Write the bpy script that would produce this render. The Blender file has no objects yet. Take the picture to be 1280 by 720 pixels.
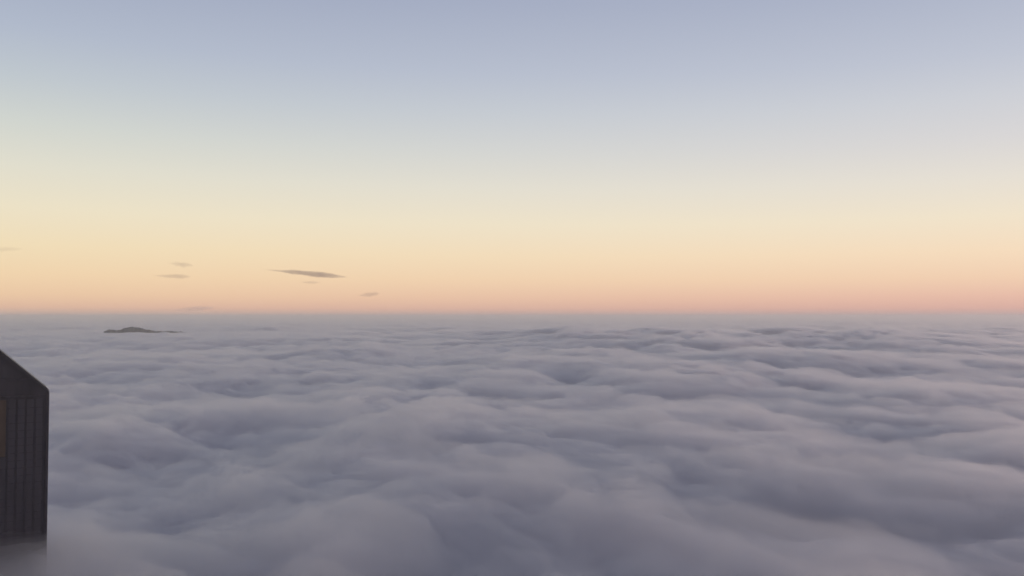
import bpy, bmesh, math, random
import numpy as np
R = math.radians
sc = bpy.context.scene
col = sc.collection
random.seed(4)

CAM_H = 120.0                      # camera height above the mean top of the fog
FPX = 1108.5                       # focal length in pixels of the 1280-wide photograph
HORIZON = 395.5

def direction(px, py):
    """azimuth (from +Y, to the right) and elevation of a photograph pixel"""
    return math.atan2(px - 640, FPX), math.atan2(HORIZON - py, math.hypot(FPX, px - 640))

def at(px, py, dist):
    a, e = direction(px, py)
    return (dist * math.sin(a), dist * math.cos(a), CAM_H + dist * math.tan(e))

def S(c):                          # sRGB 0-255 -> linear
    return tuple(((v/255)/12.92 if v/255 <= .04045 else ((v/255+.055)/1.055)**2.4) for v in c) + (1,)

# ------------------------------------------------------------------ noise
def hash2(ix, iy, seed):
    h = (ix.astype(np.int64)*374761393 + iy.astype(np.int64)*668265263 + seed*974634777) & 0xffffffff
    h = ((h ^ (h >> 13)) * 1274126177) & 0xffffffff
    h = (h ^ (h >> 16)) & 0xffffffff
    return h
def perlin(x, y, seed):
    ix = np.floor(x); iy = np.floor(y); fx = x-ix; fy = y-iy
    def g(dx, dy):
        a = hash2(ix+dx, iy+dy, seed) / 4294967296.0 * 2*np.pi
        return np.cos(a)*(fx-dx) + np.sin(a)*(fy-dy)
    u = fx**3*(fx*(fx*6-15)+10); v = fy**3*(fy*(fy*6-15)+10)
    a = g(0,0)*(1-u)+g(1,0)*u; b = g(0,1)*(1-u)+g(1,1)*u
    return (a*(1-v)+b*v)*1.5
def fbm(x, y, wl, octs, seed, gain=.5, lac=2.03):
    s = 0; a = 1
    for o in range(octs):
        th = .7*o+.3
        xr = x*math.cos(th)-y*math.sin(th); yr = x*math.sin(th)+y*math.cos(th)
        s = s + a*perlin(xr/wl+17.3*o, yr/wl-9.1*o, seed+o); a *= gain; wl /= lac
    return s
def smooth(x):
    x = np.clip(x, 0, 1); return x*x*(3-2*x)

# hand-placed swells (+) and hollows (-): photograph pixel, width across and depth in metres, height
MARKS = []
def mark(px, py, rx, ry, h, rot=0):
    a, e = direction(px, py)
    d = CAM_H / math.tan(-e)
    MARKS.append((d*math.sin(a), d*math.cos(a), rx, ry, h, rot))
for m_ in [(265,476,110,190,-15,0), (715,470,60,150,-17,0), (870,493,90,110,-10,20), (990,513,90,95,-12,20), (1105,538,80,90,-15,12), (1190,478,130,170,-13,0),
           (1010,625,70,35,-8,0), (470,705,60,30,-7,0), (300,655,26,26,-5,0), (100,600,45,60,-8,0), (560,452,150,220,-9,0),
           (215,505,70,70,8,0), (505,488,90,80,8,0), (670,500,80,60,8,0), (1030,560,60,40,7,0), (1235,555,70,60,9,0), (620,600,70,40,6,0), (380,440,260,170,12,0),
           (1070,455,240,190,12,0), (840,440,200,190,8,0), (1140,705,55,35,-9,0), (170,690,60,40,-8,0), (130,560,55,70,-7,0), (330,700,40,30,-4,0)]:
    mark(*m_)
FOG_AMP = 1.0
def marks(x, y):
    z = 0
    for (mx, my, rx, ry, h, rot) in MARKS:
        c2, s2 = math.cos(R(rot)), math.sin(R(rot))
        dx = (x-mx)*c2+(y-my)*s2; dy = -(x-mx)*s2+(y-my)*c2
        z = z + 1.35*h*np.exp(-(dx/rx)**2-(dy/ry)**2)
    return z
def swell(x, y):
    """the broad shape of the fog top, shared by every layer of it"""
    r = np.hypot(x, y)
    wx = x + 90*fbm(x, y, 600, 2, 91); wy = y + 90*fbm(x, y, 600, 2, 47)
    c, s = math.cos(R(-108)), math.sin(R(-108))
    u = wx*c - wy*s; v = (wx*s + wy*c)
    z = 26*fbm(u/1.2, v, 2300, 2, 3)*smooth((r-400)/2500)
    z = z + 17*fbm(u/1.4, v, 800, 2, 11)*smooth((r-100)/900)
    z = z + (14-6*np.exp(-(r/800)**3))*fbm(u/1.6, v, 270, 2, 23)
    # taller banks stand up in the distance, ahead and to the right
    az = np.degrees(np.arctan2(x, y))
    far = np.exp(-((r-4300)/1500)**2)*smooth((az+9)/14)*smooth((34-az)/16)
    z = z + far*(10+50*smooth(.5+1.2*fbm(x, y, 650, 4, 611, .6)))
    z = z + 24*np.exp(-((r-8000)/2800)**2)*fbm(x, y, 1000, 4, 641, .6)
    z = z + marks(x, y)
    hx, hy = at(178, 400, 5950)[:2]                          # the fog lies level around the far hill
    tx, ty = at(10, 600, 500)[:2]                            # and laps evenly against the tower
    k = np.exp(-(((x-tx)/75)**2+((y-ty)/80)**2)**1.5)
    z = z*(1-k) - 3*k
    k = .96*np.exp(-(((x-hx)/1500)**2+((y-hy)/1300)**2)**1.5)
    qx, qy = at(167, 400, 5700)[:2]
    return z*(1-k) + 20*k + 9*np.exp(-((x-qx)/75)**2-((y-qy)/160)**2)
def fog_top(x, y):
    c, s = math.cos(R(-112)), math.sin(R(-112))
    wx = x + 26*fbm(x, y, 150, 2, 191); wy = y + 26*fbm(x, y, 150, 2, 147)
    u = wx*c - wy*s; v = (wx*s + wy*c)
    rough = smooth(.5 + 1.1*fbm(x, y, 500, 2, 71))          # some stretches are smooth, others lumpy
    z = swell(x, y)
    z = z + (6+6*rough)*fbm(u/1.6, v, 135, 2, 37)
    z = z + (6+5*rough)*(np.abs(fbm(u/1.3, v, 84, 2, 43))*1.9-.4)
    z = z + (2+2.2*rough)*(np.abs(fbm(u/1.3, v, 34, 2, 53, .5))*1.9-.4)
    z = z + (.5+.9*rough)*(np.abs(fbm(u, v, 17, 2, 153, .6))*1.8-.3)
    near = 1-.5*np.exp(-(np.hypot(x, y)/800)**3)
    zs = swell(x, y)
    return zs + (z-zs)*near - 10
def veil_top(k):  # drifting wisps above the body of the fog
    off, amp, wl, seed = ((4, 13, 75, 301), (13, 20, 210, 401), (9, 17, 120, 501))[k]
    def f(x, y):
        c, s = math.cos(R(-118+8*k)), math.sin(R(-118+8*k))
        wx = x + 40*fbm(x, y, 180, 3, seed+1); wy = y + 40*fbm(x, y, 180, 3, seed+5)
        u = wx*c - wy*s; v = (wx*s + wy*c)
        tx, ty = at(20, 600, 470)[:2]
        kt = np.exp(-(((x-tx)/110)**2+((y-ty)/120)**2)**1.5)
        z = swell(x, y)*.9 - 10 + off + 13*kt + (1-.6*kt)*(1-.6*np.exp(-((x+2300)/1300)**2-((y-5400)/1100)**2))*amp*fbm(u/1.9, v, wl, 6, seed, .58)
        return z
    return f

# ------------------------------------------------------------------ object helpers
def tag(o, label=None, cat=None, group=None, kind=None):
    if label: o['label'] = label
    if cat: o['category'] = cat
    if group: o['group'] = group
    if kind: o['kind'] = kind
    return o
def link(name, me, mat, parent=None):
    o = bpy.data.objects.new(name, me); col.objects.link(o)
    if mat: me.materials.append(mat)
    if parent: o.parent = parent
    return o
def from_bm(name, bm, mat, parent=None):
    bmesh.ops.recalc_face_normals(bm, faces=bm.faces)
    me = bpy.data.meshes.new(name); bm.to_mesh(me); bm.free()
    return link(name, me, mat, parent)
def box(bm, lo, hi):
    vs = [bm.verts.new((x, y, z)) for x in (lo[0], hi[0]) for y in (lo[1], hi[1]) for z in (lo[2], hi[2])]
    for f in ((0,1,3,2),(4,6,7,5),(0,4,5,1),(2,3,7,6),(0,2,6,4),(1,5,7,3)):
        bm.faces.new([vs[i] for i in f])
def prism(bm, pts, y0, y1):
    """extrude an outline in x,z between two depths"""
    a = [bm.verts.new((p[0], y0, p[1])) for p in pts]; b = [bm.verts.new((p[0], y1, p[1])) for p in pts]
    bm.faces.new(a); bm.faces.new(b[::-1])
    n = len(pts)
    for i in range(n):
        bm.faces.new((a[i], a[(i+1) % n], b[(i+1) % n], b[i]))

# ------------------------------------------------------------------ materials
def new_mat(name):
    m = bpy.data.materials.new(name); m.use_nodes = True
    nt = m.node_tree; nt.nodes.clear()
    return m, nt, nt.nodes.new('ShaderNodeOutputMaterial')
def volume_mat(name, color, density, g):
    m, nt, out = new_mat(name)
    p = nt.nodes.new('ShaderNodeVolumePrincipled')
    p.inputs['Color'].default_value = color
    p.inputs['Density'].default_value = density
    p.inputs['Anisotropy'].default_value = g
    nt.links.new(p.outputs[0], out.inputs['Volume'])
    m.cycles.homogeneous_volume = True
    return m
def solid(name, base, rough=.7, metal=0, wear=.25, scale=.4, spec=.5, stretch=(1,1,1)):
    m, nt, out = new_mat(name)
    b = nt.nodes.new('ShaderNodeBsdfPrincipled'); nt.links.new(b.outputs[0], out.inputs['Surface'])
    tc = nt.nodes.new('ShaderNodeTexCoord'); mp = nt.nodes.new('ShaderNodeMapping')
    mp.inputs['Scale'].default_value = stretch
    n = nt.nodes.new('ShaderNodeTexNoise'); n.inputs['Scale'].default_value = scale; n.inputs['Detail'].default_value = 6
    r = nt.nodes.new('ShaderNodeValToRGB')
    r.color_ramp.elements[0].position = .3; r.color_ramp.elements[1].position = .7
    r.color_ramp.elements[0].color = tuple(v*(1-wear) for v in base[:3])+(1,)
    r.color_ramp.elements[1].color = tuple(v*(1+wear) for v in base[:3])+(1,)
    L = nt.links.new
    L(tc.outputs['Object'], mp.inputs['Vector']); L(mp.outputs[0], n.inputs['Vector']); L(n.outputs['Fac'], r.inputs['Fac'])
    L(r.outputs[0], b.inputs['Base Color'])
    b.inputs['Roughness'].default_value = rough; b.inputs['Metallic'].default_value = metal
    b.inputs['Specular IOR Level'].default_value = spec
    return m

# ------------------------------------------------------------------ sea of fog
def build_fog(name, topf, dens, g, label, na1, nring, seed=0):
    az = [np.radians(a) for a in np.concatenate([np.linspace(-40, 40, na1), np.linspace(40, 320, na1//3)[1:-1]])]
    az = np.array(az); na = len(az)
    rs = [14.0]
    while rs[-1] < 42000: rs.append(rs[-1] + max(2.2, min(rs[-1]*nring, 160)))
    rs = np.array(rs); nr = len(rs)
    A, Q = np.meshgrid(az, rs)
    X = Q*np.sin(A); Y = Q*np.cos(A)
    Z = topf(X, Y)
    BOT = -260.0 + seed
    top = np.stack([X.ravel(), Y.ravel(), Z.ravel()], 1)
    n = len(top)
    ring = np.stack([X[-1], Y[-1], np.full(na, BOT)], 1)
    c0 = float(topf(np.array([0.0]), np.array([0.0]))[0])
    verts = np.concatenate([top, ring, [[0, 0, c0], [0, 0, BOT]]])
    I = np.arange(nr-1)[:, None]*na; J = np.arange(na)[None, :]; J2 = (J+1) % na
    q = np.stack([I+J, I+na+J, I+na+J2, I+J2], -1).reshape(-1, 4)
    j = np.arange(na); j2 = (j+1) % na
    side = np.stack([(nr-1)*na+j, n+j, n+j2, (nr-1)*na+j2], -1)
    quads = np.concatenate([q, side]); cap = np.stack([j, j2, np.full(na, n+na)], -1)
    base = np.stack([n+j2, n+j, np.full(na, n+na+1)], -1)
    quads = quads[:, ::-1]; 
    tris = np.concatenate([cap[:, ::-1], base[:, ::-1]])
    me = bpy.data.meshes.new(name)
    me.vertices.add(len(verts)); me.vertices.foreach_set('co', verts.ravel())
    loops = np.concatenate([quads.ravel(), tris.ravel()]).astype(np.int32)
    me.loops.add(len(loops)); me.loops.foreach_set('vertex_index', loops)
    starts = np.concatenate([np.arange(len(quads))*4, len(quads)*4+np.arange(len(tris))*3]).astype(np.int32)
    me.polygons.add(len(starts)); me.polygons.foreach_set('loop_start', starts)
    me.update(calc_edges=True); me.validate()
    o = link(name, me, volume_mat(name+'_droplets', (.965, .950, .948, 1), dens, g))
    tag(o, label, None, None, 'stuff')
    return o

# ------------------------------------------------------------------ tower rising out of the fog, far left
TD = 520.0
ta, _ = direction(62, 488)
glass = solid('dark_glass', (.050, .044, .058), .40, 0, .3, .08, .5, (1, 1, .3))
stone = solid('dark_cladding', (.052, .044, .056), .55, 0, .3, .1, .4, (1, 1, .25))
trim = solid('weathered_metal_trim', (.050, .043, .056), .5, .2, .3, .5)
reflect_glass = solid('glass_painted_reflection', (.088, .060, .046), .42, .2, .3, .15, .5, (1, 1, .3))  # window glass with a warm reflection put into its base colour
roofm = solid('roof_sheeting', (.045, .045, .055), .5, .3, .25, .2)
def build_tower():
    cx, cy, cz = at(62, 488, TD)
    t = bpy.data.objects.new('tower', None); col.objects.link(t)
    t.location = (cx, cy, -258); t.rotation_euler = (0, 0, -ta*1 + R(3.0))
    # local frame: x = 0 is the right hand corner, body runs to -x, front at y = 0, depth to +y
    H = cz + 258; W = 60.0; D = 34.0; sl = math.tan(R(43.0)); PK = W/2*sl
    def ztop(x): return H + min(-x, W+x)*sl
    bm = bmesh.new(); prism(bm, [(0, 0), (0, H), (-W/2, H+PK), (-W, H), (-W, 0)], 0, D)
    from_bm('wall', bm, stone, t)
    # roof: two sloping sheets standing a little proud
    for sgn in (0, 1):
        bm = bmesh.new()
        p = [(.55, H-.2), (.35, H+.55), (-W/2, H+PK+.9), (-W/2, H+PK+.003)]
        if sgn: p = [(-W-x, z) for x, z in p]
        prism(bm, p, -.4, D+.4); from_bm('roof', bm, roofm, t)
    # projecting coping along each raking edge of the gable, and corner posts
    for sgn in (0, 1):
        bm = bmesh.new()
        p = [(.5, H-1.6), (.5, H-.3), (-W/2, H+PK-.3), (-W/2, H+PK-1.6)]
        if sgn: p = [(-W-x, z) for x, z in p]
        prism(bm, p, -.8, -.02); from_bm('coping', bm, trim, t)
    for x in (0, -W):
        bm = bmesh.new(); box(bm, (x-.55, -.7, 0), (x+.55, .55, H-1.2)); from_bm('corner_post', bm, trim, t)
    # belts
    for z in (H+5.6,):
        bm = bmesh.new(); x1 = -(z-H)/sl-1.6; box(bm, (-W-x1, -.62, z), (x1, -.03, z+.9)); from_bm('belt_course', bm, trim, t)
    bm = bmesh.new(); box(bm, (-W+.6, -.5, H-2.9), (-.6, -.03, H-2.1)); from_bm('belt_course', bm, trim, t)
    # bands of glazing, one tall window bay after another, each with its frame
    k = 0
    x = -2.2
    while x-3.6 > -W+1:
        top = H-4 if True else 0
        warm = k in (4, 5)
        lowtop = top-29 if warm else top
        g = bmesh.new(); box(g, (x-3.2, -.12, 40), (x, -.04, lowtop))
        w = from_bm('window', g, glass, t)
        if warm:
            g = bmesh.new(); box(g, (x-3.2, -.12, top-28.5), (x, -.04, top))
            from_bm('window', g, reflect_glass, t)['label'] = 'upper window bay with a warm reflection painted into its colour'
        f = bmesh.new()
        for xx in (x, x-3.2): box(f, (xx-.14, -.20, 40), (xx+.14, -.125, top))
        z = 150.0 if False else 160.0
        while z < lowtop-1:
            box(f, (x-3.06, -.18, z), (x-.14, -.13, z+.4)); z += 3.8
        from_bm('window_frame', f, trim, w)
        x -= 4.1; k += 1
    # attic windows inside the gable
    for i in range(6):
        x0 = -W/2 - 13.5 + i*4.6
        top = min(ztop(x0), ztop(x0+3.2)) - 3.2
        if top < H+8: continue
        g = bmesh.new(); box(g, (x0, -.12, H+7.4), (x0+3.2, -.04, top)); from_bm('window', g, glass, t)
    tag(t, 'dark gabled tower top with raking roof edge rising out of the fog at the left', 'building')
    return t

# ------------------------------------------------------------------ far hill poking through
HD = 6200.0
def build_hill():
    hm = solid('wooded_hillside', (.012, .013, .013), .9, 0, .5, .01)
    # crest line: photograph pixels
    crest = [(95, 430), (126, 420), (131, 413.6), (136, 411.4), (142, 411.0), (147, 412.3), (151, 411.8), (155, 409.6), (160, 408.7), (167, 408.0), (174, 408.6), (179, 409.6), (183, 411.2), (190, 412.4), (200, 413.2), (214, 413.4), (228, 414.2), (245, 416), (285, 424)]
    xs = np.linspace(95, 285, 240)
    cz = np.interp(xs, [c[0] for c in crest], [c[1] for c in crest])
    nd = 26; verts = []; faces = []
    for i, px in enumerate(xs):
        bx, by, bz = at(px, cz[i], HD)
        bz += 3*perlin(np.array([px*.23]), np.array([.5]), 5)[0] + 2*perlin(np.array([px*.57]), np.array([3.5]), 8)[0]
        a, _ = direction(px, 400)
        for j in range(nd):
            t = (j/(nd-1))*2-1
            d = t*700
            z = bz - (bz+255)*abs(t)**1.6 - 6*abs(float(perlin(np.array([px*.08]), np.array([t*6]), 9)[0]))*(1 if abs(t) > .01 else 0)
            verts.append((bx+d*math.sin(a), by+d*math.cos(a), z))
    n = len(xs)
    for i in range(n-1):
        for j in range(nd-1):
            faces.append((i*nd+j, (i+1)*nd+j, (i+1)*nd+j+1, i*nd+j+1))
    me = bpy.data.meshes.new('hill'); me.from_pydata(verts, [], faces); me.update()
    for p in me.polygons: p.use_smooth = True
    o = link('hill', me, hm)
    tag(o, 'low dark hill crest poking through the fog near the horizon', None, None, 'structure')

# ------------------------------------------------------------------ small clouds in the low sky
CD = 52000.0
def cloud(px0, py0, px1, py1, thick, label, color, dens, seed, skew=.35, g=.3):
    """flat lens-shaped cloud: its spine runs between two photograph points, at a real distance and height"""
    a = np.array(at(px0, py0, CD)); b = np.array(at(px1, py1, CD))
    L = np.linalg.norm(b-a); m = CD/FPX
    nu, nv = 64, 20
    ctr = (a+b)/2
    ax = (b-a)/L; dep = np.array([ax[1], -ax[0], 0]); dep /= np.linalg.norm(dep); up = np.cross(dep, ax); up *= np.sign(up[2])
    verts = []; faces = []
    for i in range(nu):
        t = i/(nu-1)
        env = (math.sin(math.pi*t**(math.log(.5)/math.log(1-skew if skew < .5 else skew)) if 0 < t < 1 else 0))
        env = max(env, 0)**.8
        n1 = 1+.3*float(perlin(np.array([t*7.0]), np.array([seed*1.7]), seed)[0]) + .15*float(perlin(np.array([t*19.0]), np.array([seed*2.7]), seed+3)[0])
        off = thick*m*.12*float(perlin(np.array([t*4.0]), np.array([9.1]), seed+5)[0])
        for j in range(nv):
            th = 2*math.pi*j/nv
            n2 = 1+.35*float(perlin(np.array([t*14.0]), np.array([math.cos(th)*1.5+5]), seed+9)[0])
            rr = thick*m*.5*env*n1
            rd = L*.22*env*n2
            p = a + ax*L*t + up*(math.copysign(abs(math.sin(th))**2.0, math.sin(th))*rr*1.25+off*env) + dep*math.cos(th)*rd
            verts.append(tuple(p-ctr))
    for i in range(nu-1):
        for j in range(nv):
            faces.append((i*nv+j, i*nv+(j+1) % nv, (i+1)*nv+(j+1) % nv, (i+1)*nv+j))
    faces.append(tuple(range(nv))[::-1]); faces.append(tuple((nu-1)*nv+j for j in range(nv)))
    me = bpy.data.meshes.new('cloud'); me.from_pydata(verts, [], faces)
    bm = bmesh.new(); bm.from_mesh(me); bmesh.ops.recalc_face_normals(bm, faces=bm.faces); bm.to_mesh(me); bm.free()
    o = link('cloud', me, volume_mat('cloud_droplets', color, dens, g))
    o.location = tuple(ctr)
    tag(o, label, 'cloud', 'small clouds low in the sky', 'thing')
    return o

# ------------------------------------------------------------------ ground far below and haze
def build_ground():
    gm = solid('dark_earth', (.05, .055, .04), .9, 0, .3, .002)
    bm = bmesh.new(); bmesh.ops.create_circle(bm, cap_ends=True, segments=64, radius=43000)
    for v in bm.verts: v.co.z = -262
    o = from_bm('ground', bm, gm); tag(o, 'ground far below the fog', None, None, 'structure')
HAZE = 7e-5
def build_haze():
    if HAZE <= 0: return
    bm = bmesh.new(); box(bm, (-43500, -43500, -264), (43500, 43500, CAM_H+35))
    o = from_bm('haze', bm, volume_mat('haze_air', (1, .965, .945, 1), HAZE, .8)); tag(o, None, None, None, 'stuff')

build_fog('fog', fog_top, .036, .66, 'unbroken sea of grey lavender fog rolling to the horizon below the pale sky', 620, .0052)
build_fog('mist', veil_top(0), .023, .66, 'thin ragged mist drifting over the top of the fog', 480, .007, 1)
build_fog('mist', veil_top(2), .0105, .66, 'patchy mist filling the hollows of the fog', 400, .009, 3)
build_haze(); build_tower(); build_hill(); build_ground()
CC = (.55, .47, .44, 1)
cloud(326, 336.4, 436, 346.5, 5.4, 'largest and darkest thin grey cloud streak, slanting down to the right', CC, .00055, 3, .6)
cloud(374, 352.6, 402, 353.2, 3, 'tiny faint cloud wisp just under the largest streak', CC, .0005, 5, .5)
cloud(207, 328.5, 242, 332, 5, 'short faint cloud, upper one of the stacked pair left of the large streak', CC, .0005, 7, .4)
cloud(188, 344.5, 240, 346, 4.5, 'long faint cloud, lower one of the stacked pair left of the large streak', CC, .00045, 9, .6)
cloud(446, 370, 476, 366.5, 4.5, 'small grey cloud dash tilted up to the right, rightmost of all', CC, .0007, 12, .55)
cloud(-22, 311.5, 30, 311, 4.5, 'faint cloud cut by the left edge of the photo, highest of all', CC, .0002, 14, .5)
cloud(212, 388, 270, 384.5, 5, 'pale pink cloud patch resting on the horizon line', (1, .86, .80, 1), .0009, 17, .6, .85)

# ------------------------------------------------------------------ sky
SUN_EL, SUN_AZ = 5.0, 72.0        # low, out of the frame to the right of the view
w = bpy.data.worlds.new('World'); sc.world = w; w.use_nodes = True
nt = w.node_tree; nt.nodes.clear(); L = nt.links.new
out = nt.nodes.new('ShaderNodeOutputWorld')
tc = nt.nodes.new('ShaderNodeTexCoord'); sep = nt.nodes.new('ShaderNodeSeparateXYZ'); L(tc.outputs['Generated'], sep.inputs[0])
def M(op, a, b=None, c=None, clamp=False):
    n = nt.nodes.new('ShaderNodeMath'); n.operation = op; n.use_clamp = clamp
    for i, v in enumerate((a, b, c)):
        if v is None: continue
        if isinstance(v, (int, float)): n.inputs[i].default_value = v
        else: L(v, n.inputs[i])
    return n.outputs[0]
el = M('ARCSINE', sep.outputs[2])
el = M('MULTIPLY', el, 57.29578)                     # degrees above the horizon
azm = M('MULTIPLY', M('ARCTAN2', sep.outputs[0], sep.outputs[1]), 57.29578)
# the whole glow stands a little higher on the left
el2 = M('MULTIPLY', el, M('MULTIPLY_ADD', azm, .0015, 1.0))
def ramp(stops, lo, hi):
    t = M('POWER', M('DIVIDE', M('SUBTRACT', el2, lo), hi-lo, clamp=True), .5)
    r = nt.nodes.new('ShaderNodeValToRGB'); r.color_ramp.interpolation = 'LINEAR'
    e = r.color_ramp.elements
    while len(e) < len(stops): e.new(.5)
    for i, (deg, c) in enumerate(stops):
        e[i].position = math.sqrt(max(0, min(1, (deg-lo)/(hi-lo)))); e[i].color = S(c)
    L(t, r.inputs[0]); return r.outputs[0]
def elp(y): return math.degrees(math.atan((HORIZON-y)/FPX))
front_l = [(-1.0, (178,162,160)), (-.1, (184,164,160)), (elp(386), (228,186,160)), (elp(372), (238,202,166)), (elp(350), (242,213,174)), (elp(320), (241,221,184)),
           (elp(280), (236,225,198)), (elp(235), (224,221,205)), (elp(190), (208,212,206)), (elp(140), (190,198,205)), (elp(90), (176,185,202)), (elp(0), (158,167,190)),
           (32, (134,146,178)), (55, (108,116,144)), (90, (86,92,116))]
front_r = [(-1.0, (176,156,160)), (-.1, (180,158,160)), (elp(386), (220,172,160)), (elp(372), (232,187,168)), (elp(350), (241,206,177)), (elp(320), (245,219,189)),
           (elp(280), (240,226,202)), (elp(235), (229,222,211)), (elp(190), (216,213,213)), (elp(140), (204,206,213)), (elp(90), (190,195,209)), (elp(0), (172,179,199)),
           (32, (138,150,180)), (55, (108,116,144)), (90, (86,92,116))]
mixer = nt.nodes.new('ShaderNodeMixRGB')
L(M('MULTIPLY_ADD', azm, 1/60, .5, clamp=True), mixer.inputs[0]); L(ramp(front_l, -1, 90), mixer.inputs[1]); L(ramp(front_r, -1, 90), mixer.inputs[2])
# behind the viewer the sky is dimmer
back = M('MULTIPLY_ADD', sep.outputs[1], .5, .5, clamp=True)
dim = M('MULTIPLY_ADD', M('SMOOTH_MIN', M('MULTIPLY', back, 1.2), 1.0, .1), .42, .58)
sky = nt.nodes.new('ShaderNodeTexSky'); sky.sky_type = 'NISHITA'; sky.sun_disc = False
sky.sun_elevation = R(SUN_EL); sky.sun_rotation = R(SUN_AZ); sky.altitude = 300
bg1 = nt.nodes.new('ShaderNodeBackground'); L(sky.outputs[0], bg1.inputs[0]); bg1.inputs[1].default_value = .004
bg2 = nt.nodes.new('ShaderNodeBackground'); L(mixer.outputs[0], bg2.inputs[0]); L(dim, bg2.inputs[1])
add = nt.nodes.new('ShaderNodeAddShader'); L(bg1.outputs[0], add.inputs[0]); L(bg2.outputs[0], add.inputs[1]); L(add.outputs[0], out.inputs['Surface'])

sun = bpy.data.lights.new('sun', 'SUN'); sun.energy = .85; sun.angle = R(14); sun.color = (1, .70, .62)
so = bpy.data.objects.new('sun', sun); col.objects.link(so)
from mathutils import Vector
d = Vector((math.sin(R(SUN_AZ))*math.cos(R(SUN_EL)), math.cos(R(SUN_AZ))*math.cos(R(SUN_EL)), math.sin(R(SUN_EL))))
so.rotation_euler = d.to_track_quat('Z', 'Y').to_euler()

# ------------------------------------------------------------------ camera and render
cam = bpy.data.cameras.new('camera'); co = bpy.data.objects.new('camera', cam); col.objects.link(co); sc.camera = co
cam.sensor_width = 36; cam.lens = 36*FPX/1280; cam.clip_end = 200000; cam.clip_start = 1
co.location = (0, 0, CAM_H)
co.rotation_euler = (R(90) + math.atan((HORIZON-360)/FPX), 0, 0)
sc.view_settings.view_transform = 'Standard'; sc.view_settings.look = 'None'; sc.view_settings.exposure = 0; sc.view_settings.gamma = 1
sc.render.engine = 'CYCLES'
cy = sc.cycles
cy.max_bounces = 18; cy.volume_bounces = 16; cy.diffuse_bounces = 3; cy.transparent_max_bounces = 12
cy.use_denoising = True; cy.denoiser = 'OPENIMAGEDENOISE'; cy.use_adaptive_sampling = False
